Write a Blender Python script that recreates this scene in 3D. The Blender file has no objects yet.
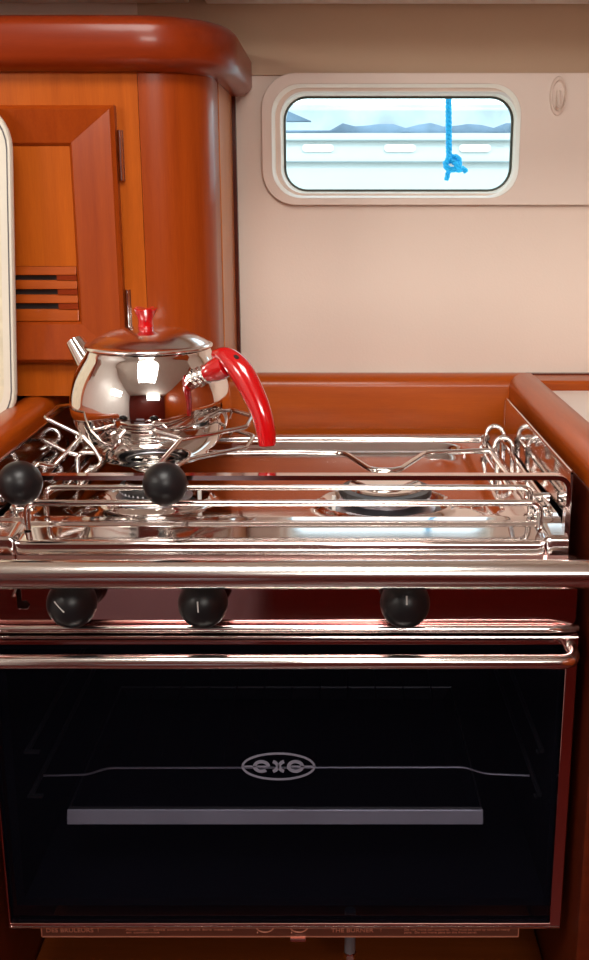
import bpy, bmesh, math, random
from mathutils import Vector, Matrix
random.seed(7)
sc = bpy.context.scene
COL = sc.collection
PI = math.pi
CZ = 1.18                      # camera height above the cabin sole
# ------------------------------------------------------------------ camera
FPX = 1060.0
PITCH = math.atan(280/1060.0)
YAW = 0.0; PX0 = 330.0      # the photograph is a crop: its optical axis is right of the frame's middle
Fv = Vector((-math.sin(YAW)*math.cos(PITCH), math.cos(YAW)*math.cos(PITCH), -math.sin(PITCH)))
Rv = Vector((math.cos(YAW), math.sin(YAW), 0))
Uv = Rv.cross(Fv)
cam_d = bpy.data.cameras.new('camera'); cam = bpy.data.objects.new('camera', cam_d); COL.objects.link(cam)
cam.matrix_world = Matrix.Translation((0, 0, CZ)) @ Matrix((Rv, Uv, -Fv)).transposed().to_4x4()
cam_d.sensor_fit = 'VERTICAL'; cam_d.sensor_height = 24.0; cam_d.lens = FPX/960*24.0
cam_d.shift_x = -(PX0-294.5)/960.0
cam_d.clip_start = 0.02
sc.camera = cam
def ray(px, py): return Fv*FPX + Rv*(px-PX0) - Uv*(py-480)
def at(px, py, Y):
    d = ray(px, py); k = Y/d.y; return Vector((d.x*k, Y, CZ+d.z*k))
def atz(px, py, z):            # z relative to camera height
    d = ray(px, py); k = z/d.z; return Vector((d.x*k, d.y*k, CZ+z))
def atx(px, py, X):
    d = ray(px, py); k = X/d.x; return Vector((X, d.y*k, CZ+d.z*k))

# ------------------------------------------------------------------ materials
def nt(name):
    m = bpy.data.materials.new(name); m.use_nodes = True
    t = m.node_tree; b = t.nodes['Principled BSDF']; return m, t, b
def setp(b, **k):
    names = dict(col='Base Color', rough='Roughness', metal='Metallic', coat='Coat Weight', coatr='Coat Roughness',
                 spec='Specular IOR Level', alpha='Alpha', trans='Transmission Weight', ior='IOR', aniso='Anisotropic',
                 em='Emission Strength', emc='Emission Color', sub='Subsurface Weight')
    for n, v in k.items():
        if n in ('col', 'emc'): v = (*v, 1)
        b.inputs[names[n]].default_value = v
def noise(t, scale, vec=None, detail=4, rough=.5):
    n = t.nodes.new('ShaderNodeTexNoise'); n.inputs['Scale'].default_value = scale
    n.inputs['Detail'].default_value = detail; n.inputs['Roughness'].default_value = rough
    if vec: t.links.new(vec, n.inputs['Vector'])
    return n
def coords(t, scale=(1, 1, 1)):
    c = t.nodes.new('ShaderNodeTexCoord'); mp = t.nodes.new('ShaderNodeMapping')
    mp.inputs['Scale'].default_value = scale; t.links.new(c.outputs['Object'], mp.inputs['Vector']); return mp.outputs[0]
def ramp(t, fac, stops):
    r = t.nodes.new('ShaderNodeValToRGB'); e = r.color_ramp.elements
    while len(e) < len(stops): e.new(.5)
    for k, (p, c) in enumerate(stops): e[k].position = p; e[k].color = (*c, 1)
    t.links.new(fac, r.inputs[0]); return r
def wood(name, dark, light, scale=(30, 30, 1.5), rough=.3, coat=.15):
    m, t, b = nt(name); v = coords(t, scale)
    n = noise(t, 3.0, v, 6, .6); n2 = noise(t, 40.0, v, 3, .5)
    mx = t.nodes.new('ShaderNodeMix'); mx.data_type = 'FLOAT'; mx.inputs[0].default_value = .3
    t.links.new(n.outputs[0], mx.inputs[2]); t.links.new(n2.outputs[0], mx.inputs[3])
    r = ramp(t, mx.outputs[0], [(.3, dark), (.7, light)])
    t.links.new(r.outputs[0], b.inputs['Base Color'])
    setp(b, rough=rough, coat=coat, coatr=.12, spec=.2)
    return m
def plain(name, col, rough=.5, var=.06, scale=12, bump=0, **k):
    m, t, b = nt(name); n = noise(t, scale, coords(t))
    r = ramp(t, n.outputs[0], [(.3, tuple(c*(1-var) for c in col)), (.7, tuple(min(1, c*(1+var)) for c in col))])
    t.links.new(r.outputs[0], b.inputs['Base Color']); setp(b, rough=rough, **k)
    if bump:
        bp = t.nodes.new('ShaderNodeBump'); bp.inputs['Strength'].default_value = bump; bp.inputs['Distance'].default_value = .001
        n3 = noise(t, 350, coords(t)); t.links.new(n3.outputs[0], bp.inputs['Height']); t.links.new(bp.outputs[0], b.inputs['Normal'])
    return m
def steel(name, col=(.82, .78, .75), r0=.06, r1=.16, scale=(4, 60, 4)):
    m, t, b = nt(name); n = noise(t, 6, coords(t, scale), 5)
    mr = t.nodes.new('ShaderNodeMapRange'); mr.inputs[3].default_value = r0; mr.inputs[4].default_value = r1
    t.links.new(n.outputs[0], mr.inputs[0]); t.links.new(mr.outputs[0], b.inputs['Roughness'])
    setp(b, col=col, metal=1.0); return m
M = {}
M['wood'] = wood('varnished_wood', (.34, .062, .004), (.50, .108, .008))
M['wood_h'] = wood('varnished_wood_horizontal', (.30, .048, .003), (.42, .078, .005), (1.5, 30, 30))
M['wood_red'] = wood('red_varnished_wood', (.25, .034, .003), (.36, .058, .005))
M['wood_red_h'] = wood('red_varnished_wood_h', (.19, .020, .003), (.25, .030, .004), (1.5, 30, 30))
M['wood_pale'] = wood('pale_varnished_wood', (.50, .15, .025), (.62, .22, .05))
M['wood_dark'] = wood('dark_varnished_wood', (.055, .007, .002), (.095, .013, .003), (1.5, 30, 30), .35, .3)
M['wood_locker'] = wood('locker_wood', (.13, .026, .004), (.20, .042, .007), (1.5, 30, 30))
M['dark_gap'] = plain('dark_gap', (.02, .008, .006), .8)
M['liner'] = plain('cream_liner', (.85, .71, .61), .5, .03, 3, .15)
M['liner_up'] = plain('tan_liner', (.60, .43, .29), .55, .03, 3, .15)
M['surround'] = plain('window_surround', (.84, .71, .62), .4, .02, 3)
M['reveal'] = plain('window_reveal', (.97, .94, .84), .35, .02)  # whitened to stand in for the daylight glow round the pane
M['white'] = plain('white_gelcoat', (.82, .80, .76), .3, .02)
M['ceiling'] = plain('ceiling_vinyl', (.62, .56, .50), .6, .03)
M['counter'] = plain('white_counter', (.86, .80, .74), .35, .02)
M['mahogany'] = wood('mahogany', (.10, .010, .006), (.17, .018, .010), (30, 30, 1.5), .35, .1)
M['lilac'] = plain('lilac_fabric', (.30, .27, .31), .9)
M['steel'] = steel('polished_steel')
M['hob'] = steel('hob_steel', (.76, .71, .69), .05, .10, (3, 40, 3))
M['panel'] = steel('red_tinted_steel', (.74, .42, .40), .05, .09, (60, 3, 3))  # red tint stands in for the red cabin reflected in the steel
M['wire'] = steel('wire_steel', (.74, .70, .67), .10, .16)
M['bar'] = steel('tube_steel', (.86, .83, .80), .12, .2, (2, 60, 60))
M['kettle'] = steel('kettle_steel', (.86, .84, .82), .03, .06)
M['lid'] = steel('lid_steel', (.90, .88, .86), .12, .2)
M['redplastic'] = plain('red_handle_plastic', (.50, .003, .005), .14, .03, 12, 0, coat=1.0, coatr=.05)
M['black'] = plain('black_bakelite', (.009, .008, .009), .36, .1, spec=.3)
M['iron'] = plain('dark_burner_enamel', (.03, .028, .028), .35, .1)
M['rubber'] = plain('dark_gasket', (.06, .07, .055), .6)
M['cavity'] = plain('oven_enamel', (.004, .004, .007), .7, .1, spec=.1)
M['traymetal'] = steel('tray_metal', (.62, .62, .68), .3, .42)
M['railbar'] = steel('rail_bar_steel', (.74, .60, .57), .08, .14)
M['bright_lip'] = plain('lit_lip', (.75, .75, .82), .35, .1, metal=.5)  # tray metal lightened so the lip looks lit
M['logo'] = plain('grey_print', (.135, .13, .17), .6)
M['tick'] = plain('pale_mark', (.5, .48, .46), .5)
M['cream'] = plain('cream_plastic', (.70, .66, .56), .35, .03)
M['creamcentre'] = plain('speckled_cream', (.66, .61, .46), .4, .12, 60)
M['piping'] = plain('grey_piping', (.10, .09, .10), .5)
M['copper'] = plain('coppery_border', (.62, .25, .16), .35, .05, metal=.3)
M['label'] = plain('brown_label', (.12, .035, .02), .4, .05)
M['rope'] = plain('blue_rope', (.0, .42, .82), .6, .2, 200, emc=(0, .45, .9), em=.0)
M['hull'] = plain('white_hull', (.50, .57, .57), .45, .02, 2)
M['strake'] = plain('grey_strake', (.20, .26, .27), .5)
M['canvas'] = plain('blue_grey_canvas', (.10, .16, .22), .8, .35, 9)
M['coach'] = plain('pale_blue_coachroof', (.36, .43, .46), .4, .25, 7)
M['sea'] = plain('harbour_water', (.1, .2, .24), .1, .2)
M['floor'] = wood('cabin_sole', (.06, .008, .006), (.10, .012, .009), (1.5, 30, 30), .35, .3)
m, t, b = nt('oven_glass')
tr = t.nodes.new('ShaderNodeBsdfTransparent'); tr.inputs[0].default_value = (.85, .85, .9, 1)
mx = t.nodes.new('ShaderNodeMixShader'); mx.inputs[0].default_value = .75
setp(b, col=(.004, .004, .007), rough=.12, spec=.05)
t.links.new(b.outputs[0], mx.inputs[1]); t.links.new(tr.outputs[0], mx.inputs[2])
t.links.new(mx.outputs[0], t.nodes['Material Output'].inputs[0]); M['ovenglass'] = m
m, t, b = nt('window_glass')
tr = t.nodes.new('ShaderNodeBsdfTransparent'); tr.inputs[0].default_value = (.93, .98, .98, 1)
gl = t.nodes.new('ShaderNodeBsdfGlossy'); gl.inputs['Roughness'].default_value = .02
mx = t.nodes.new('ShaderNodeMixShader'); mx.inputs[0].default_value = .02
t.links.new(tr.outputs[0], mx.inputs[1]); t.links.new(gl.outputs[0], mx.inputs[2])
t.links.new(mx.outputs[0], t.nodes['Material Output'].inputs[0]); M['glass'] = m

# ------------------------------------------------------------------ object helpers
def link(name, me, m, parent=None, smooth=True, bevel=0):
    o = bpy.data.objects.new(name, me); COL.objects.link(o)
    if m: me.materials.append(m)
    if smooth:
        for p in me.polygons: p.use_smooth = True
        me.set_sharp_from_angle(angle=math.radians(38))
    if bevel:
        md = o.modifiers.new('bevel', 'BEVEL'); md.width = bevel; md.segments = 3; md.limit_method = 'ANGLE'; md.angle_limit = math.radians(40)
        md.harden_normals = False
    if parent is not None:
        o.parent = parent; o.matrix_parent_inverse = parent.matrix_world.inverted() if False else Matrix.Translation(-root_loc(parent))
    return o
def root_loc(o):
    v = Vector((0, 0, 0))
    while o is not None:
        v = v + o.location
        if o.parent is not None: v = v + o.matrix_parent_inverse.translation
        o = o.parent
    return v
def obj(name, bm, m, parent=None, smooth=True, bevel=0):
    bmesh.ops.recalc_face_normals(bm, faces=bm.faces[:])
    me = bpy.data.meshes.new(name); bm.to_mesh(me); bm.free()
    return link(name, me, m, parent, smooth, bevel)
def thing(name, label, cat, loc, group=None):
    o = bpy.data.objects.new(name, None); COL.objects.link(o); o.location = loc; o.empty_display_size = .02
    return tag(o, label, cat, group)
def tag(o, label, cat, group=None):
    o['label'] = label; o['category'] = cat
    if group: o['group'] = group
    return o
def struct(o): o['kind'] = 'structure'; return o
def box(bm, a, b_):
    x0, y0, z0 = [min(a[i], b_[i]) for i in range(3)]; x1, y1, z1 = [max(a[i], b_[i]) for i in range(3)]
    v = [bm.verts.new(p) for p in ((x0,y0,z0),(x1,y0,z0),(x1,y1,z0),(x0,y1,z0),(x0,y0,z1),(x1,y0,z1),(x1,y1,z1),(x0,y1,z1))]
    for f in ((0,1,2,3),(4,5,6,7),(0,1,5,4),(1,2,6,5),(2,3,7,6),(3,0,4,7)): bm.faces.new([v[i] for i in f])
    return v
def B(*ab):
    bm = bmesh.new(); box(bm, *ab); return bm
def fillet(pts, r, n=6):
    pts = [Vector(p) for p in pts]
    if len(pts) < 3 or r <= 0: return pts
    out = [pts[0]]
    for i in range(1, len(pts)-1):
        p, a, c = pts[i], pts[i-1], pts[i+1]
        d1 = (a-p); d2 = (c-p); l = min(r, d1.length*.48, d2.length*.48)
        s = p+d1.normalized()*l; e = p+d2.normalized()*l
        for k in range(n+1):
            u = k/n; out.append(s*(1-u)**2+p*2*u*(1-u)+e*u*u)
    out.append(pts[-1]); return out
def sweep(bm, pts, prof, up=None, closed=False, scales=None):
    """prof: list of (a,b) offsets in the frame (side, up)"""
    pts = [Vector(p) for p in pts]; n = len(pts); rings = []
    T = []
    for i in range(n):
        if closed: d = pts[(i+1) % n]-pts[i-1]
        else: d = pts[min(i+1, n-1)]-pts[max(i-1, 0)]
        T.append(d.normalized())
    u = Vector(up) if up else (Vector((0, 0, 1)) if abs(T[0].z) < .9 else Vector((1, 0, 0)))
    for i in range(n):
        if up: u = Vector(up)
        s = T[i].cross(u).normalized(); u2 = s.cross(T[i]).normalized()
        if not up: u = u2
        k = scales[i] if scales else 1
        if isinstance(k, (int, float)): k = (k, k)
        rings.append([bm.verts.new(pts[i]+s*a*k[0]+u2*b_*k[1]) for a, b_ in prof])
    m_ = len(prof)
    for i in range(n if closed else n-1):
        r0, r1 = rings[i], rings[(i+1) % n]
        for j in range(m_): bm.faces.new((r0[j], r0[(j+1) % m_], r1[(j+1) % m_], r1[j]))
    if not closed: bm.faces.new(rings[0]); bm.faces.new(rings[-1][::-1])
    return rings
def circ(r, n=12): return [(r*math.cos(2*PI*k/n), r*math.sin(2*PI*k/n)) for k in range(n)]
def tube(bm, pts, r, fr=0, n=12, **k): return sweep(bm, fillet(pts, fr), circ(r, n), **k)
def TB(pts, r, fr=0, n=12, **k):
    bm = bmesh.new(); tube(bm, pts, r, fr, n, **k); return bm
def lathe(bm, prof, c, axis='z', n=48):
    """prof [(r, h)] ; axis z or y- (towards the camera)"""
    rings = []
    for r, h in prof:
        ring = []
        for k in range(n):
            a = 2*PI*k/n
            p = Vector((r*math.cos(a), r*math.sin(a), h)) if axis == 'z' else Vector((r*math.cos(a), -h, r*math.sin(a)))
            ring.append(bm.verts.new(Vector(c)+p))
        rings.append(ring)
    for a, b_ in zip(rings, rings[1:]):
        for k in range(n): bm.faces.new((a[k], a[(k+1) % n], b_[(k+1) % n], b_[k]))
    if prof[0][0] > 1e-5: bm.faces.new(rings[0])
    if prof[-1][0] > 1e-5: bm.faces.new(rings[-1][::-1])
    bmesh.ops.remove_doubles(bm, verts=bm.verts[:], dist=1e-6)
def LA(prof, c, axis='z', n=48):
    bm = bmesh.new(); lathe(bm, prof, c, axis, n); return bm
def rrect(x0, x1, z0, z1, r, n=8):
    out = []
    for cx, cz, a0 in ((x1-r, z1-r, 0), (x0+r, z1-r, 90), (x0+r, z0+r, 180), (x1-r, z0+r, 270)):
        for k in range(n+1):
            a = math.radians(a0+90*k/n); out.append((cx+r*math.cos(a), cz+r*math.sin(a)))
    return out
def loft(bm, loops, close=True):
    R = [[bm.verts.new(p) for p in L] for L in loops]
    n = len(R[0])
    for a, b_ in zip(R, R[1:]):
        for k in range(n): bm.faces.new((a[k], a[(k+1) % n], b_[(k+1) % n], b_[k]))
    return R
def plate(bm, outer, holes, Y0, Y1):
    """flat plate in the XZ plane with holes, from Y0 (front) to Y1 (back)"""
    es = []; loops = []
    for L in [outer]+holes:
        v = [bm.verts.new((x, Y0, z)) for x, z in L]; loops.append(v)
        for k in range(len(v)): es.append(bm.edges.new((v[k], v[(k+1) % len(v)])))
    r = bmesh.ops.triangle_fill(bm, use_beauty=True, use_dissolve=False, edges=es)
    fs = [g for g in r['geom'] if isinstance(g, bmesh.types.BMFace)]
    if Y1 != Y0:
        e = bmesh.ops.extrude_face_region(bm, geom=fs)
        bmesh.ops.translate(bm, verts=[g for g in e['geom'] if isinstance(g, bmesh.types.BMVert)], vec=(0, Y1-Y0, 0))
        for f in fs:
            if f.is_valid: pass
        # keep the front face as well
        for f in fs:
            if not f.is_valid: continue
def front_and_back(outer, holes, Y0, Y1):
    bm = bmesh.new(); plate(bm, outer, holes, Y0, Y1); return bm
def text_mesh(name, body, size, loc, m, parent=None, ext=.0002, xs=1.0, align='LEFT'):
    cu = bpy.data.curves.new(name, 'FONT'); cu.body = body; cu.size = size; cu.extrude = ext; cu.align_x = align
    to = bpy.data.objects.new(name, cu); COL.objects.link(to)
    dg = bpy.context.evaluated_depsgraph_get(); dg.update()
    me = bpy.data.meshes.new_from_object(to.evaluated_get(dg)); me.materials.clear()
    bpy.data.objects.remove(to); bpy.data.curves.remove(cu)
    me.transform(Matrix.Translation(loc) @ Matrix.Rotation(PI/2, 4, 'X') @ Matrix.Diagonal((xs, 1, 1, 1)))
    me.name = name
    return link(name, me, m, parent, smooth=False)
Z = lambda z: CZ+z

# ------------------------------------------------------------------ the setting
YW = 1.405
XL, XR, YB, ZC = -1.05, 1.05, -1.30, .80
# window numbers
wl, wr = at(285, 150, YW+.035).x, at(511, 150, YW+.035).x
wt, wb = at(400, 97.5, YW+.035).z, at(400, 190.5, YW+.035).z
ol, orr = at(272, 150, YW-.008).x, at(519, 150, YW-.008).x
ot, ob = at(400, 84, YW-.008).z, at(400, 198, YW-.008).z
sl = at(262, 150, YW-.008).x
stp, sbt = at(420, 73, YW-.008).z, at(420, 205, YW-.008).z
hole = rrect(wl-.004, wr+.004, wb-.004, wt+.004, .030)
zsplit = at(300, 60, YW).z
# back wall in one sheet with the opening
struct(obj('wall_back', front_and_back([(XL, 0), (XR, 0), (XR, Z(ZC)), (XL, Z(ZC))], [hole], YW, YW+.05), M['liner'], smooth=False))
# the darker band over the surround
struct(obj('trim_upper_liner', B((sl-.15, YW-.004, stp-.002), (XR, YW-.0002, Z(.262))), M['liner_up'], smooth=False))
# raised surround moulding
def ring3(L, Y): return [(x, Y, z) for x, z in L]
bm = bmesh.new(); ohole = rrect(ol, orr, ob, ot, .036)
plate(bm, rrect(sl, XR-.01, sbt, stp, .042), [ohole], YW-.010, YW-.0045)
struct(obj('trim_window_surround', bm, M['surround'], bevel=.003))
bm = bmesh.new()
mid = rrect(wl-.010, wr+.010, wb-.008, wt+.010, .034)
loft(bm, [ring3(ohole, YW-.0102), ring3(rrect(ol+.004, orr-.004, ob+.003, ot-.004, .035), YW-.004), ring3(mid, YW+.012),
          ring3(rrect(wl-.001, wr+.001, wb-.001, wt+.001, .030), YW+.034)])
reveal = bm
win = struct(obj('window_1', reveal, M['reveal']))
bm = bmesh.new(); g0 = rrect(wl-.003, wr+.003, wb-.003, wt+.003, .030); g1 = rrect(wl+.0015, wr-.0015, wb+.0015, wt-.0015, .027)
plate(bm, g0, [g1], YW+.033, YW+.037); obj('gasket', bm, M['rubber'], win, smooth=False)
bm = bmesh.new(); plate(bm, g0, [], YW+.039, YW+.043); obj('pane', bm, M['glass'], win, smooth=False)

struct(obj('wall_left', B((XL-.05, YB, 0), (XL, YW, Z(ZC))), M['white'], smooth=False))
struct(obj('wall_right', B((XR, YB, 0), (XR+.05, YW, Z(ZC))), M['wood_red'], smooth=False))
struct(obj('wall_front', B((XL, YB-.05, 0), (XR, YB, Z(ZC))), M['mahogany'], smooth=False))
struct(obj('floor', B((XL, YB, -.05), (XR, YW, 0)), M['floor'], smooth=False))
struct(obj('ceiling', B((XL, YB, Z(ZC)), (XR, YW+.05, Z(ZC)+.05)), M['ceiling'], smooth=False))
# side deck overhead: white lining panels with a seam
zc = at(400, 5, YW).z
struct(obj('ceiling_side_deck', B((XL, 1.02, zc+.010), (XR, YW, zc+.06)), M['ceiling'], smooth=False))
struct(obj('trim_ceiling_panel_right', B((at(207, 5, YW).x, 1.03, zc), (XR, YW-.006, zc+.0095)), M['white'], bevel=.002))
struct(obj('trim_ceiling_panel_left', B((XL, 1.03, zc+.001), (at(190, 5, YW).x, YW-.006, zc+.0095)), M['white'], bevel=.002))

# trim behind the counter
tz0, tz1 = at(560, 381, 1.34).z, at(560, 374, YW).z
bm = bmesh.new()
box(bm, (XL+.01, 1.345, Z(-.34)), (XR-.01, YW-.001, at(560, 381, 1.345).z))
struct(obj('trim_back_ledge', bm, M['wood_h'], bevel=.004))
bm = B((XL+.01, YW-.010, at(560, 376, YW).z), (XR-.01, YW-.0002, at(560, 372.5, YW).z))
struct(obj('baseboard_back', bm, M['wood_dark'], smooth=False))

# small recessed hook on the surround
hk = at(558, 96, YW-.010)
ht = thing('coat_hook', 'small oval translucent hook moulding on the cream panel right of the window', 'hook', hk)
bm = bmesh.new()
L = [[(hk.x+.0105*s*math.cos(a), hk.y+dy, hk.z+.0235*s*math.sin(a)) for a in [2*PI*k/32 for k in range(32)]] for s, dy in ((1.0, 0), (.95, -.0035), (.8, -.0045), (.7, -.001))]
R = loft(bm, L); bm.faces.new(R[-1]); obj('backplate', bm, M['surround'], ht)
bm = bmesh.new(); sweep(bm, fillet([hk+Vector((0, -.001, .006)), hk+Vector((0, -.006, -.004)), hk+Vector((0, -.008, -.014)), hk+Vector((0, -.011, -.012))], .004), circ(.0028), scales=None)
obj('peg', bm, M['surround'], ht)

# ------------------------------------------------------------------ outside
bm = B((-8, 2.1, Z(-1.0)), (8, 14, Z(-.95))); w_ = obj('water', bm, M['sea'], smooth=False); w_['kind'] = 'stuff'; w_['label'] = 'harbour water outside the window'; w_['category'] = 'water'
YH = 3.2
boat = thing('moored_boat', 'white hull of the boat moored outside, seen through the window', 'boat', (0.2, YH, Z(-.95)))
def zat(py, Y=YH): return at(400, py, Y).z
bm = bmesh.new(); rows = []
ztop, zlow = zat(134), Z(-.949)
for i in range(33):
    x = -3+6*i/32; row = []
    for j in range(13):
        v = j/12; z = ztop+(zlow-ztop)*v
        row.append(bm.verts.new((x, YH+.25*v*v+.02*x*x*.5, z)))
    rows.append(row)
for i in range(32):
    for j in range(12): bm.faces.new((rows[i][j], rows[i+1][j], rows[i+1][j+1], rows[i][j+1]))
obj('hull', bm, M['hull'], boat)
for py in (140.5, 162):
    z = zat(py); v = (ztop-z)/(ztop-zlow)
    bm = bmesh.new(); box(bm, (-1.5, YH-.012+.25*v*v, z-.0018), (1.5, YH+.03, z+.0018)); obj('rubbing_strake', bm, M['strake'], boat, smooth=False)
for px in (318, 400, 475):
    c = at(px, 148, YH-.002); bm = bmesh.new()
    plate(bm, rrect(c.x-.045, c.x+.045, c.z-.010, c.z+.010, .009), [], YH-.004, YH+.01); obj('portlight', bm, M['white'], boat, smooth=False)
bm = bmesh.new(); box(bm, (-1.2, YH+.02, ztop-.01), (1.5, YH+.4, ztop+.004)); obj('deck', bm, M['hull'], boat, smooth=False)
# canvas bundle lying along the deck: lumpy tube
bm = bmesh.new(); pts = [(-.3+1.5*k/40, YH+.12, ztop+.012) for k in range(41)]
sweep(bm, pts, circ(.026, 12), scales=[(1, .45+.75*abs(math.sin(k*.9))*random.uniform(.6, 1)) if k > 8 else (.5, .2) for k in range(41)])
obj('sail_cover', bm, M['canvas'], boat)
bm = bmesh.new(); a, b_, c = at(286, 121, YH+.1), at(311, 121, YH+.1), at(288, 111, YH+.1)
vs = [bm.verts.new(p) for p in (a, b_, c)]; f = bm.faces.new(vs); r = bmesh.ops.extrude_face_region(bm, geom=[f])
bmesh.ops.translate(bm, verts=[g for g in r['geom'] if isinstance(g, bmesh.types.BMVert)], vec=(0, .05, 0)); obj('spray_hood', bm, M['canvas'], boat, smooth=False)
bm = bmesh.new(); box(bm, (-.9, YH+.35, ztop-.01), (1.4, YH+.8, zat(104, YH+.35))); obj('coachroof', bm, M['coach'], boat, bevel=.02)
# rope
def twist_rope(bm, pts, r, pitch):
    pts = fillet(pts, .01, 8); P = [pts[0]]
    for a, b_ in zip(pts, pts[1:]):
        n = max(1, int((b_-a).length/.0012))
        for k in range(1, n+1): P.append(a.lerp(b_, k/n))
    for s in range(3):
        q = []; l = 0
        for i, p in enumerate(P):
            if i: l += (P[i]-P[i-1]).length
            d = (P[min(i+1, len(P)-1)]-P[max(0, i-1)]).normalized(); u = Vector((0, 1, 0)); s1 = d.cross(u).normalized(); u1 = s1.cross(d)
            an = 2*PI*(s/3+l/pitch); q.append(p+(s1*math.cos(an)+u1*math.sin(an))*r*.48)
        sweep(bm, q, circ(r*.58, 6))
YR = 1.56
rp = lambda x, y, dy=0: at(x, y, YR)+Vector((0, dy, 0))
bm = bmesh.new(); twist_rope(bm, [rp(447, 40), rp(448.5, 100), rp(449, 160)], .0044, .018)
twist_rope(bm, [rp(449, 158), rp(444, 165, -.004), rp(450, 171, -.006), rp(459, 167, -.006), rp(459, 158, .002), rp(452, 156, .004), rp(447, 162, .003)], .0042, .018)
twist_rope(bm, [rp(450, 160, .002), rp(456, 164, -.008), rp(457, 171, -.006), rp(463, 168, 0), rp(466, 172, 0)], .0040, .018)
twist_rope(bm, [rp(449, 168), rp(448, 173), rp(446.5, 180)], .0036, .018)
tag(obj('hanging_rope', bm, M['rope']), 'bright blue twisted rope with a knot hanging outside the window', 'rope')

# ------------------------------------------------------------------ cabinet on the left
YC, xs = 1.13, -.122
cb0, cb1 = Z(-.2045), at(60, 35, YC).z
cab = thing('wall_cabinet', 'varnished orange wood cabinet with rounded corner post and louvred door, left of the window', 'cabinet', (-.4, 1.26, cb0))
xpost = at(143, 200, YC).x; R_ = xs-xpost
def extr(bm, loop, z0, z1, cap=True):
    a = [bm.verts.new((x, y, z0)) for x, y in loop]; b_ = [bm.verts.new((x, y, z1)) for x, y in loop]
    n = len(loop)
    for k in range(n): bm.faces.new((a[k], a[(k+1) % n], b_[(k+1) % n], b_[k]))
    if cap: bm.faces.new(a[::-1]); bm.faces.new(b_)
bm = bmesh.new(); extr(bm, [(XL+.02, YC), (xpost-.0006, YC), (xpost-.0006, YC+.3), (XL+.02, YC+.3)], cb0, cb1); obj('carcass', bm, M['wood'], cab, smooth=False)
arc = lambda cx, cy, r, a0, a1, n=14: [(cx+r*math.cos(math.radians(a0+(a1-a0)*k/n)), cy+r*math.sin(math.radians(a0+(a1-a0)*k/n))) for k in range(n+1)]
bm = bmesh.new(); ry = .058
pst = [(xpost, YC+.1), (xpost, YC-.001)] + [(xpost+R_*.985*math.sin(math.radians(a)), YC-.001+ry*(1-math.cos(math.radians(a)))) for a in range(6, 91, 6)] + [(xs-.001, YC+.1)]
extr(bm, pst, cb0, cb1); obj('corner_post', bm, M['wood_red'], cab)
bm = B((xpost, YC+.1, cb0), (xs, 1.398, cb1)); obj('side_panel', bm, M['wood_pale'], cab, smooth=False)
bm = B((xs, 1.388, cb0), (xs+.0045, 1.400, cb1)); obj('edge_strip', bm, M['wood_dark'], cab, smooth=False)
# cornice: half round moulding swept round the corner
cz1, cz0 = at(100, 11, YC-.03).z, at(100, 68.5, YC-.03).z
cz1 = min(cz1, zc-.001)
hh = (cz1-cz0)/2; cm = (cz1+cz0)/2
path = [(XL+.02, YC+.02), (xs-.072, YC+.02)] + [(xs-.072+.05*math.sin(math.radians(a)), YC+.07-.05*math.cos(math.radians(a))) for a in range(10, 91, 10)] + [(xs-.022, 1.396)]
prof = [(-.0, -hh)]+[(.030+.022*math.cos(math.radians(a)), hh*.62*math.sin(math.radians(a))+(hh*.38 if a > 0 else -hh*.38)) for a in (-90, -75, -60, -45, -30, -15, 15, 30, 45, 60, 75, 90)]+[(0, hh)]
bm = bmesh.new(); sweep(bm, [(x, y, cm) for x, y in path], [(a-.004, b_) for a, b_ in prof], up=(0, 0, 1)); obj('cornice', bm, M['wood_red_h'], cab)
# door
dx1 = at(116.5, 115, YC).x; dz1 = at(60, 105, YC-.014).z; dz0 = at(60, 363, YC-.014).z; dx0 = dx1-.30
ix1 = at(73, 200, YC-.004).x; fw = dx1-ix1; ix0 = dx0+fw; iz1 = at(60, 146, YC-.004).z; iz0 = at(60, 321, YC-.004).z
rc = lambda a, b_, c, d, Y: [(a, Y, c), (b_, Y, c), (b_, Y, d), (a, Y, d)]
bm = bmesh.new()
loft(bm, [rc(dx0, dx1, dz0, dz1, YC-.0005), rc(dx0, dx1, dz0, dz1, YC-.012), rc(dx0+.004, dx1-.004, dz0+.004, dz1-.004, YC-.016),
          rc(ix0-.003, ix1+.003, iz0-.003, iz1+.003, YC-.0085), rc(ix0, ix1, iz0, iz1, YC-.0055), rc(ix0, ix1, iz0, iz1, YC-.001)])
door = obj('door', bm, M['wood_red'], cab, smooth=False)
lz1 = at(60, 266, YC-.004).z
obj('door_panel', B((ix0, YC-.005, lz1), (ix1, YC-.0012, iz1)), M['wood'], door, smooth=False)
bm = bmesh.new(); box(bm, (ix0, YC-.0018, iz0), (ix1, YC-.0008, lz1)); obj('louvre_backing', bm, M['dark_gap'], door, smooth=False)
lx1 = at(58, 290, YC-.004).x
ys = [at(60, y, YC-.004).z for y in (266, 275, 280, 289, 294.5, 303, 309, 321)]
for k in range(0, 8, 2):
    bm = bmesh.new(); z1, z0 = ys[k], ys[k+1]
    v = box(bm, (ix0, YC-.0075, z0), (ix1-.0005, YC-.002, z1))
    for q in v:
        if q.co.z > (z0+z1)/2: q.co.y += .003 if q.co.y < YC-.005 else 0
    obj('louvre_slat', bm, M['wood_h'], door, smooth=False, bevel=.001)
for k in (1, 3, 5):
    bm = B((lx1, YC-.006, ys[k+1]), (ix1-.0005, YC-.0019, ys[k])); obj('slot_end', bm, M['wood_red_h'], door, smooth=False)
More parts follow.
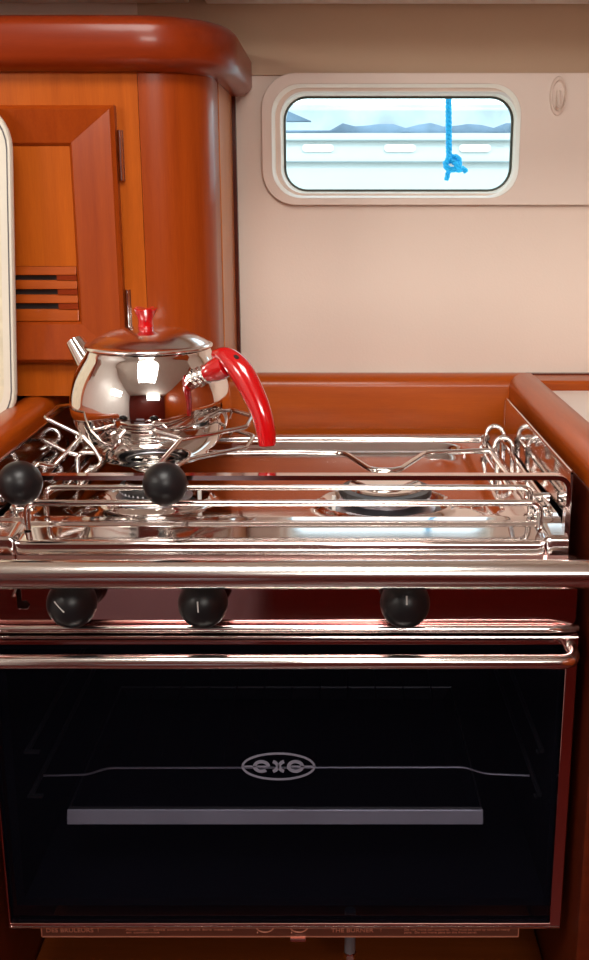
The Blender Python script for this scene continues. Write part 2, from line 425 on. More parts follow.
for y0, y1 in ((130, 181), (290, 330)):
    a = at(119.5, y0, YC-.006); z1 = at(119.5, y1, YC-.006).z
    bm = TB([(dx1+.003, YC-.004, a.z), (dx1+.003, YC-.004, z1)], .0022, n=10)
    box(bm, (dx1+.003, YC-.0015, z1), (dx1+.006, YC-.0003, a.z)); obj('hinge', bm, M['wire'], cab)

# ------------------------------------------------------------------ stove surround
FI_L, FI_R, FI_B, W = -.300, .2170, 1.272, .046
ft = -.2055
def fprof(h):       # u outwards, z
    return [(0, -h), (0, -.014), (.002, -.007), (.007, -.0025), (.014, 0), (.022, .0003), (.032, -.002), (.040, -.008), (.044, -.016), (.046, -.026), (.046, -h)]
def mitre_sweep(bm, pts, dirs, prof, z):
    rings = []
    for p, d in zip(pts, dirs): rings.append([bm.verts.new((p[0]+d[0]*u, p[1]+d[1]*u, Z(z+h))) for u, h in prof])
    n = len(prof)
    for a, b_ in zip(rings, rings[1:]):
        for k in range(n): bm.faces.new((a[k], a[(k+1) % n], b_[(k+1) % n], b_[k]))
    bm.faces.new(rings[0]); bm.faces.new(rings[-1][::-1])
fid = thing('fiddle_rail', 'varnished orange wooden fiddle rail enclosing the stove on three sides', 'rail', (-.04, 1.29, Z(ft-.09)))
pr = fprof(.09)
for nm, pts, dirs, mt in (('back_rail', [(FI_L, FI_B), (FI_R, FI_B)], [(-1, 1), (1, 1)], 'wood_h'),
                      ('side_rail', [(FI_L, .80), (FI_L, FI_B)], [(-1, 0), (-1, 1)], 'woody'),
                      ('side_rail', [(FI_R, .80), (FI_R, FI_B)], [(1, 0), (1, 1)], 'woody')):
    if mt == 'woody' and 'woody' not in M: M['woody'] = wood('varnished_wood_lengthwise', (.30, .045, .003), (.42, .074, .005), (30, 1.5, 30))
    bm = bmesh.new(); mitre_sweep(bm, pts, dirs, fprof(.028) if (nm == 'side_rail' and pts[0][0] > 0) else pr, ft); obj(nm, bm, M[mt], fid)
# bay sides below the rail
for x0, x1, nm, lb in ((FI_L-W+.004, FI_L+.0, 'left', 'reddish wood end panel at the left of the oven'), (FI_R, FI_R+W-.004, 'right', 'dark reddish wood end panel at the right of the oven')):
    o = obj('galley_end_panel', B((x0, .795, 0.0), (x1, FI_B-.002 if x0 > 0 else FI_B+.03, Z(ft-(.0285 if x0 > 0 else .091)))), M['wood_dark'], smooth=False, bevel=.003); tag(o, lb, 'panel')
o = obj('galley_back_panel', B((FI_L+.001, FI_B-.001, 0), (FI_R-.001, FI_B+.028, Z(ft-.092))), M['dark_gap'], smooth=False); tag(o, 'dark panel behind the stove', 'panel')
zb = at(300, 951, 1.0).z
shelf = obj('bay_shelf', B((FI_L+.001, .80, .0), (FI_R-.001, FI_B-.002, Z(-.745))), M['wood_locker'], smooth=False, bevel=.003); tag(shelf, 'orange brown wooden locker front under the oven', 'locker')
# counters
o = obj('countertop', B((FI_R+W+.001, .80, Z(-.275)), (XR-.001, 1.344, Z(-.236))), M['counter'], bevel=.003); tag(o, 'white countertop to the right of the stove', 'countertop')
o = obj('countertop', B((XL+.001, .80, Z(-.275)), (FI_L-W-.001, 1.344, Z(-.226))), M['wood_h'], bevel=.003); tag(o, 'varnished wood countertop to the left of the stove', 'countertop')
for x0, x1, lb in ((XL+.002, FI_L-W, 'wooden galley cupboard left of the oven'), (FI_R+W, XR-.002, 'wooden galley cupboard right of the oven')):
    o = obj('galley_cupboard', B((x0, .83, 0), (x1, 1.343, Z(-.2755))), M['wood_red'], smooth=False); tag(o, lb, 'cupboard')
# plinth under the cabinet
o = obj('cabinet_plinth', B((XL+.03, YC+.002, Z(-.2258)), (FI_L-W-.002, YC+.2, Z(-.205))), M['wood'], smooth=False); tag(o, 'narrow dark wood plinth under the louvred cabinet', 'plinth')

# cream board on the left
b0, b1 = at(15.5, 395, 1.075), at(11, 150, 1.09)
bt, bb = at(0, 112, 1.092), at(0, 424, 1.073)
ez = (b1-b0).normalized(); ex = Vector((0, 1, 0)).cross(ez).normalized(); 
ey = ez.cross(ex).normalized()
if ey.y < 0: ey = -ey
H_ = (b1-b0).length
org = b0
top = (bt-org).dot(ez)+.012; bot = (bb-org).dot(ez)-.012
MT = Matrix((ex, ey, ez)).transposed().to_4x4(); MT.translation = org
bd = thing('cream_board', 'cream board with rounded corners and dark piping standing at the left edge', 'board', org+ez*bot)
Lr = lambda i, y: [Vector((x, y, z)) for x, z in rrect(-.26+i, -i, bot+i, top-i, .045-i*.6)]
def brd(nm, loops, mt, caps=True):
    bm = bmesh.new(); R = loft(bm, loops)
    if caps: bm.faces.new(R[0]); bm.faces.new(R[-1][::-1])
    bmesh.ops.transform(bm, matrix=MT, verts=bm.verts[:]); return obj(nm, bm, M[mt], bd)
brd('rim', [Lr(.002, .009), Lr(0, .007), Lr(0, .002), Lr(.0015, 0), Lr(.0035, 0)], 'cream')
brd('piping_line', [Lr(.0036, .001), Lr(.0036, -.0006), Lr(.0048, -.0006), Lr(.0048, .001)], 'piping')
brd('border', [Lr(.0049, .001), Lr(.0049, -.0003), Lr(.0115, -.0003), Lr(.0115, .001)], 'cream')
brd('centre_sheet', [Lr(.0117, .001), Lr(.0117, -.0001)], 'creamcentre')

# ------------------------------------------------------------------ stove
SX0, SX1 = -.290, .2035
SC = (SX0+SX1)/2
stove = thing('stove', 'stainless steel two burner marine stove with black glass oven door', 'stove', (SC, 1.05, Z(-.64)))
burR = atz(385, 509, -.286); burL = atz(155, 504, -.286)
hz = -.286
def smooth(a, b_, x):
    t_ = min(1, max(0, (x-a)/(b_-a))); return t_*t_*(3-2*t_)
def hobz(x, y):
    hx0, hx1, hy0, hy1 = SX0+.016, SX1-.014, .852, 1.250
    # recessed tray with rounded corners (signed distance to rounded rect)
    cx, cy = (hx0+hx1)/2, (.900+1.225)/2; ax, ay = (hx1-hx0)/2-.030, (1.225-.900)/2; r = .035
    dx, dy = abs(x-cx)-ax+r, abs(y-cy)-ay+r
    sd = math.hypot(max(dx, 0), max(dy, 0))+min(max(dx, dy), 0)-r
    z = .009*smooth(-.012, .0, sd)
    # outward bead round the edge
    de = min(x-hx0, hx1-x, hy1-y)
    z += .004*smooth(.012, .004, de)
    # front apron rolls down towards the cook
    if y < .900: z -= (.900-y)*.15
    z += .0022*math.exp(-((y-.8845)/.0028)**2)
    for c, R0 in ((burR, .0625), (burL, .0535)):
        d = math.hypot(x-c.x, y-c.y)
        z += .0055*math.exp(-((d-R0)/.004)**2)
        z -= .006*smooth(R0-.002, R0-.014, d)
    z += .036*max(0, 1.07-max(y, .895))
    # gentle dish in the sheet
    z += .0015*math.sin((x-SX0)*14)*smooth(0, -.05, sd)*.35
    # pressed triangular ramps at the inner corners of the tray
    for qx, qy in ((hx1-.062, .955), (hx0+.062, .955), (hx1-.062, 1.16), (hx0+.062, 1.16)):
        z += .003*math.exp(-(((x-qx)/.012)**2+((y-qy)/.022)**2))
    return hz+z
bm = bmesh.new(); nx, ny = 230, 200; x0, x1, y0, y1 = SX0+.003, SX1-.003, .852, 1.250
G = [[bm.verts.new((x0+(x1-x0)*i/nx, y0+(y1-y0)*j/ny, Z(hobz(x0+(x1-x0)*i/nx, y0+(y1-y0)*j/ny)))) for j in range(ny+1)] for i in range(nx+1)]
for i in range(nx):
    for j in range(ny): bm.faces.new((G[i][j], G[i+1][j], G[i+1][j+1], G[i][j+1]))
# rolled front lip and skirt
lip = []
for dy, dz in ((-.002, -.0008), (-.0035, -.003), (-.0035, -.030)):
    lip.append([bm.verts.new((G[i][0].co.x, y0+dy, G[i][0].co.z+dz)) for i in range(nx+1)])
prev = [G[i][0] for i in range(nx+1)]
for L in lip:
    for i in range(nx): bm.faces.new((prev[i], L[i], L[i+1], prev[i+1]))
    prev = L
hob = obj('hob_tray', bm, M['hob'], stove)
for p in hob.data.polygons: p.use_smooth = True
# burners
def burner(c, R, big):
    zz = Z(hz+.0032)
    base = LA([(R*1.10, -.0055), (R*1.12, .0005), (R*1.08, .0030), (R*.72, .0045), (R*.70, .0100), (0, .0102)] if big else
              [(R*.95, -.0055), (R*.95, .0035), (R*1.10, .0045), (R*1.12, .006), (R*.9, .008), (R*.70, .0100), (0, .0102)], (c.x, c.y, zz))
    bo = obj('burner', base, M['traymetal'], stove)
    gap = bmesh.new(); Rg = R*1.13 if big else R
    lathe(gap, [(Rg, -.0052), (Rg, -.0042), (Rg+.0085, -.0028), (Rg+.0085, -.0052)], (c.x, c.y, zz)); obj('gap_shade_ring', gap, M['iron'], bo)  # dark ring put in for the shade in the gap round the burner
    cap = bmesh.new(); lathe(cap, [(R*.80, .0104), (R, .0112), (R*1.03, .0140), (R*.99, .0180), (R*.84, .0192)], (c.x, c.y, zz))
    obj('flame_ring', cap, M['iron'], bo)
    obj('cap_disc', LA([(R*.84, .0194), (R*.80, .0212), (R*.5, .0218), (0, .0220)], (c.x, c.y, zz)), M['kettle'], bo)
    sl_ = bmesh.new()
    for k in range(40):
        a = 2*PI*k/40; box(sl_, (c.x+R*1.0*math.cos(a)-.0006, c.y+R*1.02*math.sin(a)-.0008, zz+.0112), (c.x+R*1.0*math.cos(a)+.0006, c.y+R*1.02*math.sin(a)+.0004, zz+.0135))
    o = obj('flame_ports', sl_, M['traymetal'], bo, smooth=False); o['kind'] = 'stuff'
burner(burR, .043, True); burner(burL, .033, False)
bm = TB([(burL.x+.045, burL.y-.01, Z(hz-.002)), (burL.x+.045, burL.y-.01, Z(hz+.016))], .002); obj('igniter', bm, M['white'], stove)
bm = TB([(burR.x-.049, burR.y-.01, Z(hz-.002)), (burR.x-.049, burR.y-.01, Z(hz+.016))], .002); obj('igniter', bm, M['white'], stove)

# steel side plates inside the rail
for X in (SX0-.003, SX1+.0002):
    ya, yb = .868, 1.215
    bm = bmesh.new(); box(bm, (X, ya, Z(-.300)), (X+.002, yb, Z(-.223)))
    obj('side_plate', bm, M['hob'], stove, smooth=False)
    o_ = .001
    bm = TB([(X+o_, ya, Z(-.223)), (X+o_, yb, Z(-.223)), (X+o_, yb, Z(-.300))], .0016, .004, 8); obj('plate_edge', bm, M['wire'], stove)
# rear rail rod
ra, rb = at(505, 439.5, 1.235), None
zrr = ra.z
bm = TB([(SX0+.02, 1.238, Z(hz)), (SX0+.02, 1.238, zrr), (ra.x, 1.238, zrr), (ra.x+.003, 1.225, zrr-.012), (ra.x+.003, 1.21, Z(hz))], .0034, .012); obj('rear_rail', bm, M['wire'], stove)
# front fiddle: flat bar frame, outside of the rods
yf = .862
fb = at(300, 476.5, yf).z; xr_ = at(566, 520, yf).x; zbot = Z(hz-.012)
rp_ = [(-.0052, -.0015), (.0052, -.0015), (.0052, .0015), (-.0052, .0015)]
pth = fillet([(SX0-.001+.003, yf, zbot), (SX0-.001+.003, yf, fb), (xr_, yf, fb), (xr_, yf, zbot)], .012, 8)
bm = bmesh.new(); sweep(bm, pth, [(b_, a) for a, b_ in [(-.0020, -.0052), (-.0020, .0052), (.0020, .0052), (.0020, -.0052)]], up=None)
obj('front_rail_bar', bm, M['railbar'], stove)
# horizontal storage rails along the two sides, with hooks
for s, X in ((1, SX1-.010), (-1, SX0+.010)):
    for dx, dz, ya, yb in ((0, -.262, .892, 1.19), (.012, -.270, .890, 1.20)):
        x = X-s*dx
        bm = TB([(x, ya, Z(hz+.0)), (x, ya, Z(dz)), (x, yb, Z(dz)), (x, yb, Z(hz+.0))], .0022, .008, 8); obj('side_rod', bm, M['wire'], stove)
    bm = bmesh.new()
    box(bm, (X-s*.020, .90, Z(hz+.006)), (X-s*.003, 1.20, Z(hz+.012))); obj('side_rib', bm, M['hob'], stove, bevel=.003)
    for yy in ((1.165, 1.105) if s > 0 else (1.15,)):
        r0 = .010; z0 = Z(-.256)
        pts = [(X-s*.020, yy, z0-.012)]+[(X-s*.008-r0*math.cos(math.radians(a)), yy+.004*math.sin(math.radians(a)), z0+r0*math.sin(math.radians(a))) for a in range(0, 181, 20)]+[(X+s*.002, yy, z0-.022)]
        bm = TB(pts, .0026, 0, 10); obj('swivel_hook', bm, M['wire'], stove)
    for yy in (.93,):
        bm = TB([(X-s*.016, yy, Z(-.262)), (X+s*.006, yy, Z(-.262))], .0045, 0, 12); obj('pivot_bolt', bm, M['wire'], stove)
sb = at(485, 445, 1.19)
bm = LA([(.0045, -.008), (.0045, 0), (.002, .002), (.002, .008), (.005, .009), (.0055, .014), (.003, .016), (0, .016)], (sb.x, 1.19, Z(hz+.010)), n=20); obj('thumb_screw', bm, M['wire'], stove)

# control panel
pz1, pz0 = Z(hz-.004), at(300, 627, .835).z
pxr = at(577, 600, .835).x; pxl = SX0+.001
bm = bmesh.new()
Lp = [(pxl, pz1), (pxl, pz0+.008)]+[(pxl+.008-.008*math.cos(math.radians(a)), pz0+.008-.008*math.sin(math.radians(a))) for a in range(15, 91, 15)]+[(pxr-.008+.008*math.sin(math.radians(a)), pz0+.008-.008*math.cos(math.radians(a))) for a in range(0, 91, 15)]+[(pxr, pz1)]
kc = at(22, 600, .835)
key = [(kc.x-.0045, kc.z+.010), (kc.x-.0005, kc.z+.010), (kc.x-.0005, kc.z-.001), (kc.x+.004, kc.z-.0005), (kc.x+.0065, kc.z-.004), (kc.x+.004, kc.z-.008), (kc.x-.003, kc.z-.008), (kc.x-.0045, kc.z-.006)]
plate(bm, Lp, [key], .835, .850)
panel = obj('control_panel', bm, M['panel'], stove, bevel=.0008)
obj('slot_backing', B((kc.x-.01, .8505, kc.z-.012), (kc.x+.01, .853, kc.z+.012)), M['dark_gap'], panel, smooth=False)
bm = TB([(kc.x-.007, .834, kc.z+.004), (kc.x-.003, .832, kc.z+.013)], .0016, 0, 8); obj('door_catch', bm, M['wire'], panel)
# rolled lower edge
rz = at(300, 629.5, .828).z; xa = at(553, 630, .828).x
bm = bmesh.new(); pts = [(pxl+.0, .829, rz), (xa, .829, rz), (xa+.010, .831, rz-.0006), (xa+.022, .836, rz-.002)]
sweep(bm, fillet(pts, .006), circ(.0036, 10), scales=None); obj('rolled_edge', bm, M['bar'], stove)
# knobs
def ballprof(r, cut=-.75, neck=.3, nlen=.4):
    p = [(neck*r, -(1+nlen)*r), (neck*r, -r*.95)]
    a0 = math.degrees(math.asin(cut))
    for k in range(0, 19):
        a = math.radians(a0+(90-a0)*k/18); p.append((max(0, r*math.cos(a)), r*math.sin(a)))
    return p
for px in (72, 203, 405):
    c = at(px, 603, .812)
    kn = obj('control_knob', LA(ballprof(.0205, -.55, .5, .12), c, 'y', 40), M['black'], stove)
    if px != 405: p0, p1 = c+Vector((-.011 if px < 100 else -.002, -.0188, .0085)), c+Vector((-.0015, -.0212, -.000))
    else: p0, p1 = c+Vector((0, -.0165, .0125)), c+Vector((0, -.0195, .006))
    for q in (p0, p1):
        d = (q-c); q[:] = (c+d.normalized()*.0205)[:]
    bm = TB([p0, p0.lerp(p1, .5)+Vector((0, -.0004, 0)), p1], .0007, 0, 6); obj('pointer_mark', bm, M['tick'], kn, smooth=False)

# oven shell and cavity
dxl, dxr = at(-1.5, 820, .825).x, at(575.5, 700, .825).x
dzb = at(300, 929, .825).z; dzt = at(300, 636.5, .825).z
bm = bmesh.new(); t_ = .008
ca = (dxl+.012, dxr-.012); zc0, zc1 = dzb+.02, Z(-.372)
box(bm, (ca[0]-t_, .842, zc0-t_), (ca[0], 1.20, zc1+t_)); box(bm, (ca[1], .842, zc0-t_), (ca[1]+t_, 1.20, zc1+t_))
box(bm, (ca[0], .842, zc0-t_), (ca[1], 1.20, zc0)); box(bm, (ca[0], .842, zc1), (ca[1], 1.20, zc1+t_)); box(bm, (ca[0], 1.20, zc0-t_), (ca[1], 1.205, zc1+t_))
obj('oven_cavity', bm, M['cavity'], stove, smooth=False)
obj('shell_front', B((pxl+.003, .851, pz0), (pxr-.003, .858, Z(hz-.02))), M['dark_gap'], stove, smooth=False)
# runners
for s, px in ((1, 62), (-1, 0)):
    for k, (zz) in enumerate((at(300, 735, .9).z, at(300, 778, .9).z)):
        X = ca[0]+.004 if s > 0 else ca[1]-.004
        bm = TB([(X, .87, zz), (X, 1.18, zz)], .0025, 0, 8)
        box(bm, (X-.003, .868, zz-.002), (X+.003+s*.008, .873, zz-.000)); obj('shelf_runner', bm, M['iron'], stove, smooth=False)
# door
door = obj('oven_door', (lambda: (lambda bm: (plate(bm, [(dxl, dzb), (dxr, dzb), (dxr, dzt), (dxl, dzt)], [[(dxl+.0022, dzb+.0050), (dxr-.0100, dzb+.0050), (dxr-.0100, dzt-.0080), (dxl+.0022, dzt-.0080)]], .826, .838), bm)[1])(bmesh.new()))(), M['panel'], stove, smooth=False, bevel=.0008)
obj('glass_pane', B((dxl+.0023, .829, dzb+.0051), (dxr-.0101, .834, dzt-.0081)), M['ovenglass'], door, smooth=False)
lzp = dzt
for ez_ in (dzt-.0012, dzb+.0012): obj('bright_edge', TB([(dxl+.001, .8262, ez_), (dxr-.001, .8262, ez_)], .0013, 0, 8), M['wire'], door)
hzz = at(300, 662, .798)
hxr = at(575, 662, .798).x; hxl = dxl+.002
bm = TB([(hxl, .826, hzz.z+.002), (hxl, .798, hzz.z), (hxr, .798, hzz.z), (hxr+.001, .826, hzz.z+.002)], .0061, .016, 16); obj('door_handle', bm, M['bar'], door)
# logo
lc = at(278.5, 766.5, .8285); lc.y = .8286
lw, lh = .0322, .0135
bm = bmesh.new()
def flat_ring(bm, cx, cz, a, b_, w, a0=0, a1=360, n=40):
    ps = [Vector((cx+a*math.cos(math.radians(a0+(a1-a0)*k/n)), lc.y, cz+b_*math.sin(math.radians(a0+(a1-a0)*k/n)))) for k in range(n+(0 if a1-a0 == 360 else 1))]
    sweep(bm, ps, [(-w/2, -.0002), (w/2, -.0002), (w/2, .0002), (-w/2, .0002)], up=(0, 1, 0), closed=(a1-a0 == 360))
flat_ring(bm, lc.x, lc.z, lw-.001, lh-.001, .0019)
e_ = .0148
flat_ring(bm, lc.x-e_, lc.z, .0060, .0046, .0030, 0, 310)
box(bm, (lc.x-.0315, lc.y-.0002, lc.z-.0005), (lc.x-.0095, lc.y+.0002, lc.z+.0007))
flat_ring(bm, lc.x-.0066, lc.z, .0058, .0050, .0030, -72, 72)
flat_ring(bm, lc.x+.0066, lc.z, .0058, .0050, .0030, 108, 252)
flat_ring(bm, lc.x+e_, lc.z, .0060, .0046, .0030)
box(bm, (lc.x+.0100, lc.y-.0002, lc.z-.0005), (lc.x+.0315, lc.y+.0002, lc.z+.0007))
obj('logo_print', bm, M['logo'], door, smooth=False)

# instruction plate under the door
ip_l, ip_r = at(41, 930, .84).x, at(519, 930, .84).x
izt, izb = at(300, 916, .84).z, at(300, 937, .84).z
ip = obj('instruction_plate', B((ip_l, .840, izb), (ip_r, .8415, izt)), M['label'], stove, smooth=False)
bm = bmesh.new(); w = .0009
box(bm, (ip_l, .8395, izb), (ip_r, .84, izb+w*1.3)); box(bm, (ip_l, .8395, izb), (ip_l+w, .84, izt)); box(bm, (ip_r-w, .8395, izb), (ip_r, .84, izt))
obj('plate_border', bm, M['copper'], ip, smooth=False)
tzz = at(300, 932.2, .84).z
text_mesh('plate_text', 'DES BRULEURS', .0058, (at(46, 933, .84).x, .8398, tzz+.0002), M['copper'], ip, xs=1.15)
text_mesh('plate_text', 'THE BURNER', .0058, (at(331, 933, .84).x, .8398, tzz+.0002), M['copper'], ip, xs=1.15)
text_mesh('plate_text', 'Attention : cette cuisini\u00e8re doit \u00eatre install\u00e9e\nen conformit\u00e9', .0030, (at(126, 933, .84).x, .8398, tzz+.0020), M['copper'], ip, xs=1.8)
text_mesh('plate_text', 'Do not move pan supports. This must be used by hand to heavy\npans.  Do not move pans on the front panel.', .0030, (at(404, 933, .84).x, .8398, tzz+.0020), M['copper'], ip, xs=1.25)
for px in (98, 381):
    a = at(px, 926, .84); bm = TB([Vector((a.x, .8396, a.z)), Vector((a.x, .8396, tzz-.0003)), Vector((a.x+.009, .8396, a.z))], .0006, 0, 6); obj('triangle_mark', bm, M['copper'], ip, smooth=False)
for px in (265, 299):
    a = at(px, 926, .84); bm = bmesh.new()
    tube(bm, [Vector((a.x+.0085*math.cos(math.radians(q)), .8396, a.z+.0005+.0068*math.sin(math.radians(q)))) for q in range(180, 361, 12)], .0006, 0, 6)
    tube(bm, [Vector((a.x-.0075, .8396, tzz)), Vector((a.x-.0065, .8396, tzz))], .0008, 0, 6); obj('burner_mark', bm, M['copper'], ip, smooth=False)
a = at(298, 941, .838); obj('plate_tab', B((a.x-.007, .836, izb-.002), (a.x+.007, .840, izb)), M['panel'], ip, smooth=False)
# gas pipe
g = at(350, 936, .86)
gp = thing('gas_pipe', 'short dark gas pipe stub hanging below the oven', 'pipe', (g.x, g.y, g.z-.03))
obj('hose', TB([(g.x, g.y, dzb-.006), (g.x, g.y, at(350, 956, .86).z)], .0052, 0, 16), M['piping'], gp)
obj('nut', LA([(.0055, -.005), (.0064, -.003), (.0064, .003), (.0055, .005)], (g.x, g.y, at(350, 955, .86).z), n=6), M['wire'], gp, smooth=False)

# ------------------------------------------------------------------ pieces standing on the stove
# pan grid
zg = -.2475
pg = thing('pan_grid', 'stainless wire pan support grid over the two burners', 'pan support', (SC, 1.0, Z(hz+.004)))
A1 = at(541, 503, .872); A0 = at(26, 503, .872)
bm = TB([(A0.x, .872, Z(hobz(A0.x, .872)+.001)), (A0.x, .872, A0.z), (A1.x, .872, A1.z), (A1.x, .872, Z(hobz(A1.x, .872)+.001))], .0029, .009); obj('front_rod', bm, M['wire'], pg)
B1 = at(531, 487.5, .900); B0 = at(45, 487.5, .900)
bm = TB([(B0.x, .900, Z(hobz(B0.x, .9)+.001)), (B0.x, .900, B0.z), (B1.x, .900, B1.z), (B1.x, .900, Z(hobz(B1.x, .9)+.001))], .0026, .009); obj('middle_rod', bm, M['wire'], pg)
zq = -.2500
q = lambda x, y: atz(x, y, zq)
e0 = q(492, 451)
Yb = q(300, 452).y
pts = [Vector((SX0+.03, Yb, Z(hobz(SX0+.03, Yb)+.001))), Vector((SX0+.03, Yb, Z(zq))), q(110, 453), q(140, 470), q(170, 470), q(196, 452.5), q(300, 452), q(345, 453), q(372, 470.5), q(398, 470.5), q(425, 453), q(480, 451), q(497, 451)]
ed = Vector((q(497, 451).x+.001, q(497, 451).y, Z(hobz(q(497, 451).x, Yb)+.001))); pts.append(ed)
bm = TB(pts, .0028, .010); obj('rear_rod', bm, M['wire'], pg)
for x in (B0.x+.030, B1.x-.012):
    bm = TB([(x, .900, B1.z), (x, Yb, Z(zq))], .0024, 0, 8); obj('cross_rod', bm, M['wire'], pg)
for c in (burR, burL):   # supports pointing at each burner from the front
    pass

# pot clamps
def clamp(nm_label, ball, wires, collar_dx=.004):
    c = at(ball[0], ball[1], .838)
    th = thing('pot_clamp', nm_label, 'pot clamp', (c.x, .862, c.z-.018))
    obj('ball_knob', LA(ballprof(.0183, -.78, .45, .10), c, 'y', 40), M['black'], th)
    obj('collar', LA([(.0085, -.0215), (.0115, -.019), (.0115, -.012), (.009, -.010)], c, 'y', 28), M['black'], th)
    for w in wires:
        bm = TB([at(x, y, Y) for x, y, Y in w], .0021, .0045, 10); obj('wire_arm', bm, M['wire'], th)
    return th
clamp('pot clamp with round black knob at the front of the kettle', (165, 484),
      [[(168, 480, .866), (150, 474, .875), (182, 438, .935), (152, 430, .940), (158, 437, .945), (178, 441.5, .945), (246, 427, .985), (252, 416, 1.01), (232, 410, 1.06), (229, 417, 1.085)],
       [(172, 478, .868), (176, 466, .885), (186, 460, .93), (246, 447.5, .985), (254, 436, 1.01), (233, 429.5, 1.05), (230, 434, 1.07)]])
clamp('pot clamp with round black knob at the left end of the front rail', (20, 483),
      [[(24, 478, .868), (38, 463, .90), (52, 467, .905), (82, 436, .970), (45, 418, .975), (58, 407, 1.03), (68, 405.5, 1.06)],
       [(82, 436, .970), (92, 446, .965), (102, 462, .960), (94, 470, .95)],
       [(45, 441, .99), (66, 452, .985), (78, 455, .985)]])

# ------------------------------------------------------------------ kettle
kx, ky = at(151, 400, 1.028).x, 1.028
kzb = Z(-.2466)
K = thing('kettle', 'shiny stainless steel kettle with red handle and red lid knob on the left burner', 'kettle', (kx, ky, kzb))
rimz = at(151, 348, ky).z-kzb
prof = [(0, 0), (.050, 0), (.053, .0015), (.055, .005), (.0565, .008), (.0630, .013), (.0690, .020), (.0728, .027), (.0744, .0330), (.0750, .0345), (.0772, .042), (.0785, .052), (.0782, .061), (.0760, .073), (.0715, .085), (.0655, .096), (.0612, rimz-.005), (.0600, rimz-.002), (.0590, rimz)]
# smooth the profile
def chaikin(p, n=2):
    for _ in range(n):
        o_ = [p[0]]
        for a, b_ in zip(p, p[1:]): o_ += [(a[0]*.75+b_[0]*.25, a[1]*.75+b_[1]*.25), (a[0]*.25+b_[0]*.75, a[1]*.25+b_[1]*.75)]
        p = o_+[p[-1]]
    return p
kb = obj('body', LA(chaikin(prof, 2), (kx, ky, kzb), n=96), M['kettle'], K)
for p in kb.data.polygons: p.use_smooth = True
lz = kzb+rimz
lidp = [(.054, .0004), (.0612, .0008), (.0622, .0025), (.0612, .0046), (.0585, .0052), (.054, .0080), (.046, .0125), (.036, .0165), (.024, .0190), (.012, .0198), (0, .0199)]
lid = obj('lid', LA(chaikin(lidp, 1), (kx, ky, lz), n=96), M['lid'], K)
kt = lz+.0198
bm = bmesh.new(); lathe(bm, [(.0070, -.0005), (.0078, .001), (.0070, .005), (.0076, .009), (.0098, .014), (.0116, .0178), (.0110, .0186), (.0, .0168)], (kx-.002, ky, kt), n=20)
for v in bm.verts:
    if v.co.z-kt > .010:
        a = math.atan2(v.co.y-ky, v.co.x-kx); k_ = 1+.05*math.cos(5*a); v.co.x = kx+(v.co.x-kx)*k_; v.co.y = ky+(v.co.y-ky)*k_; v.co.z += .0009*math.cos(5*a)*(1 if v.co.z-kt > .015 else 0)
obj('lid_knob', bm, M['redplastic'], lid)
# spout
s0, s1, s2 = at(104, 392, ky+.012), at(88, 362, ky+.022), at(75.5, 341, ky+.030)
bm = bmesh.new(); P = [s0, s0.lerp(s1, .5), s1, s2]
rg = sweep(bm, P, circ(.012, 20), up=(0, 1, 0), scales=[1.35, 1.2, 1.0, .86])
for v in rg[-1]: v.co.z += (v.co.x-s2.x)*-.10
for v in rg[-1]: v.co.x += (s2.z-v.co.z)*.2
for f in [f for f in bm.faces if len(f.verts) > 6 and f.calc_center_median().z > s1.z]: bm.faces.remove(f)
inner = [bm.verts.new(v.co+(s1-s2).normalized()*.0+(s2-v.co)*.12) for v in rg[-1]]
deep = [bm.verts.new(s1+(v.co-s2)*.75) for v in rg[-1]]
for L0, L1 in ((rg[-1], inner), (inner, deep)):
    for k in range(20): bm.faces.new((L0[k], L0[(k+1) % 20], L1[(k+1) % 20], L1[k]))
obj('spout', bm, M['kettle'], K)
# ferrule
HY = lambda px: ky-.046-(px-192)*.0007
h0, h1 = at(190, 380, HY(190)), at(213, 371, HY(213))
bm = bmesh.new(); n = 14; pts = [h0.lerp(h1, k/n) for k in range(n+1)]
sweep(bm, pts, circ(.0088, 18), up=(0, 1, 0), scales=[(.95+.10*(k % 3 == 1)) for k in range(n+1)]); obj('ferrule', bm, M['kettle'], K)
g1, g2 = at(208, 373, HY(208)), at(227, 365, HY(227))
bm = bmesh.new(); sweep(bm, [g1, g1.lerp(g2, .35), g1.lerp(g2, .7), g2], circ(.0105, 18), up=(0, 1, 0), scales=[.82, 1.0, 1.08, 1.0]); obj('handle_collar', bm, M['redplastic'], K)
hp = [(213, 354.5), (226, 357), (240, 370), (252, 391), (261, 412), (266, 432), (267.5, 446)]
hw = [.0040, .0092, .0112, .0106, .0095, .0088, .0078]
def catmull(P, n=6):
    out = []
    Q = [P[0]]+P+[P[-1]]
    for i in range(1, len(Q)-2):
        for k in range(n):
            t_ = k/n; a, b_, c, d = Q[i-1], Q[i], Q[i+1], Q[i+2]
            out.append(tuple(.5*((2*b_[j])+(-a[j]+c[j])*t_+(2*a[j]-5*b_[j]+4*c[j]-d[j])*t_*t_+(-a[j]+3*b_[j]-3*c[j]+d[j])*t_**3) for j in range(len(a))))
    out.append(P[-1]); return out
hh_ = catmull([(p[0], p[1], w) for p, w in zip(hp, hw)])
bm = bmesh.new()
hpts = [at(x, y, HY(x)-.002) for x, y, w in hh_]; sca = [(w, w*1.0) for x, y, w in hh_]
rg = sweep(bm, hpts, circ(1.0, 20), up=(0, 1, 0), scales=[(a, b_*.82) for a, b_ in sca])
ho = obj('handle', bm, M['redplastic'], K, bevel=0)
md = ho.modifiers.new('b', 'BEVEL'); md.width = .003; md.segments = 3; md.limit_method = 'ANGLE'; md.angle_limit = math.radians(50)
ep = at(238, 357, ky-.030)
e = hpts[10]
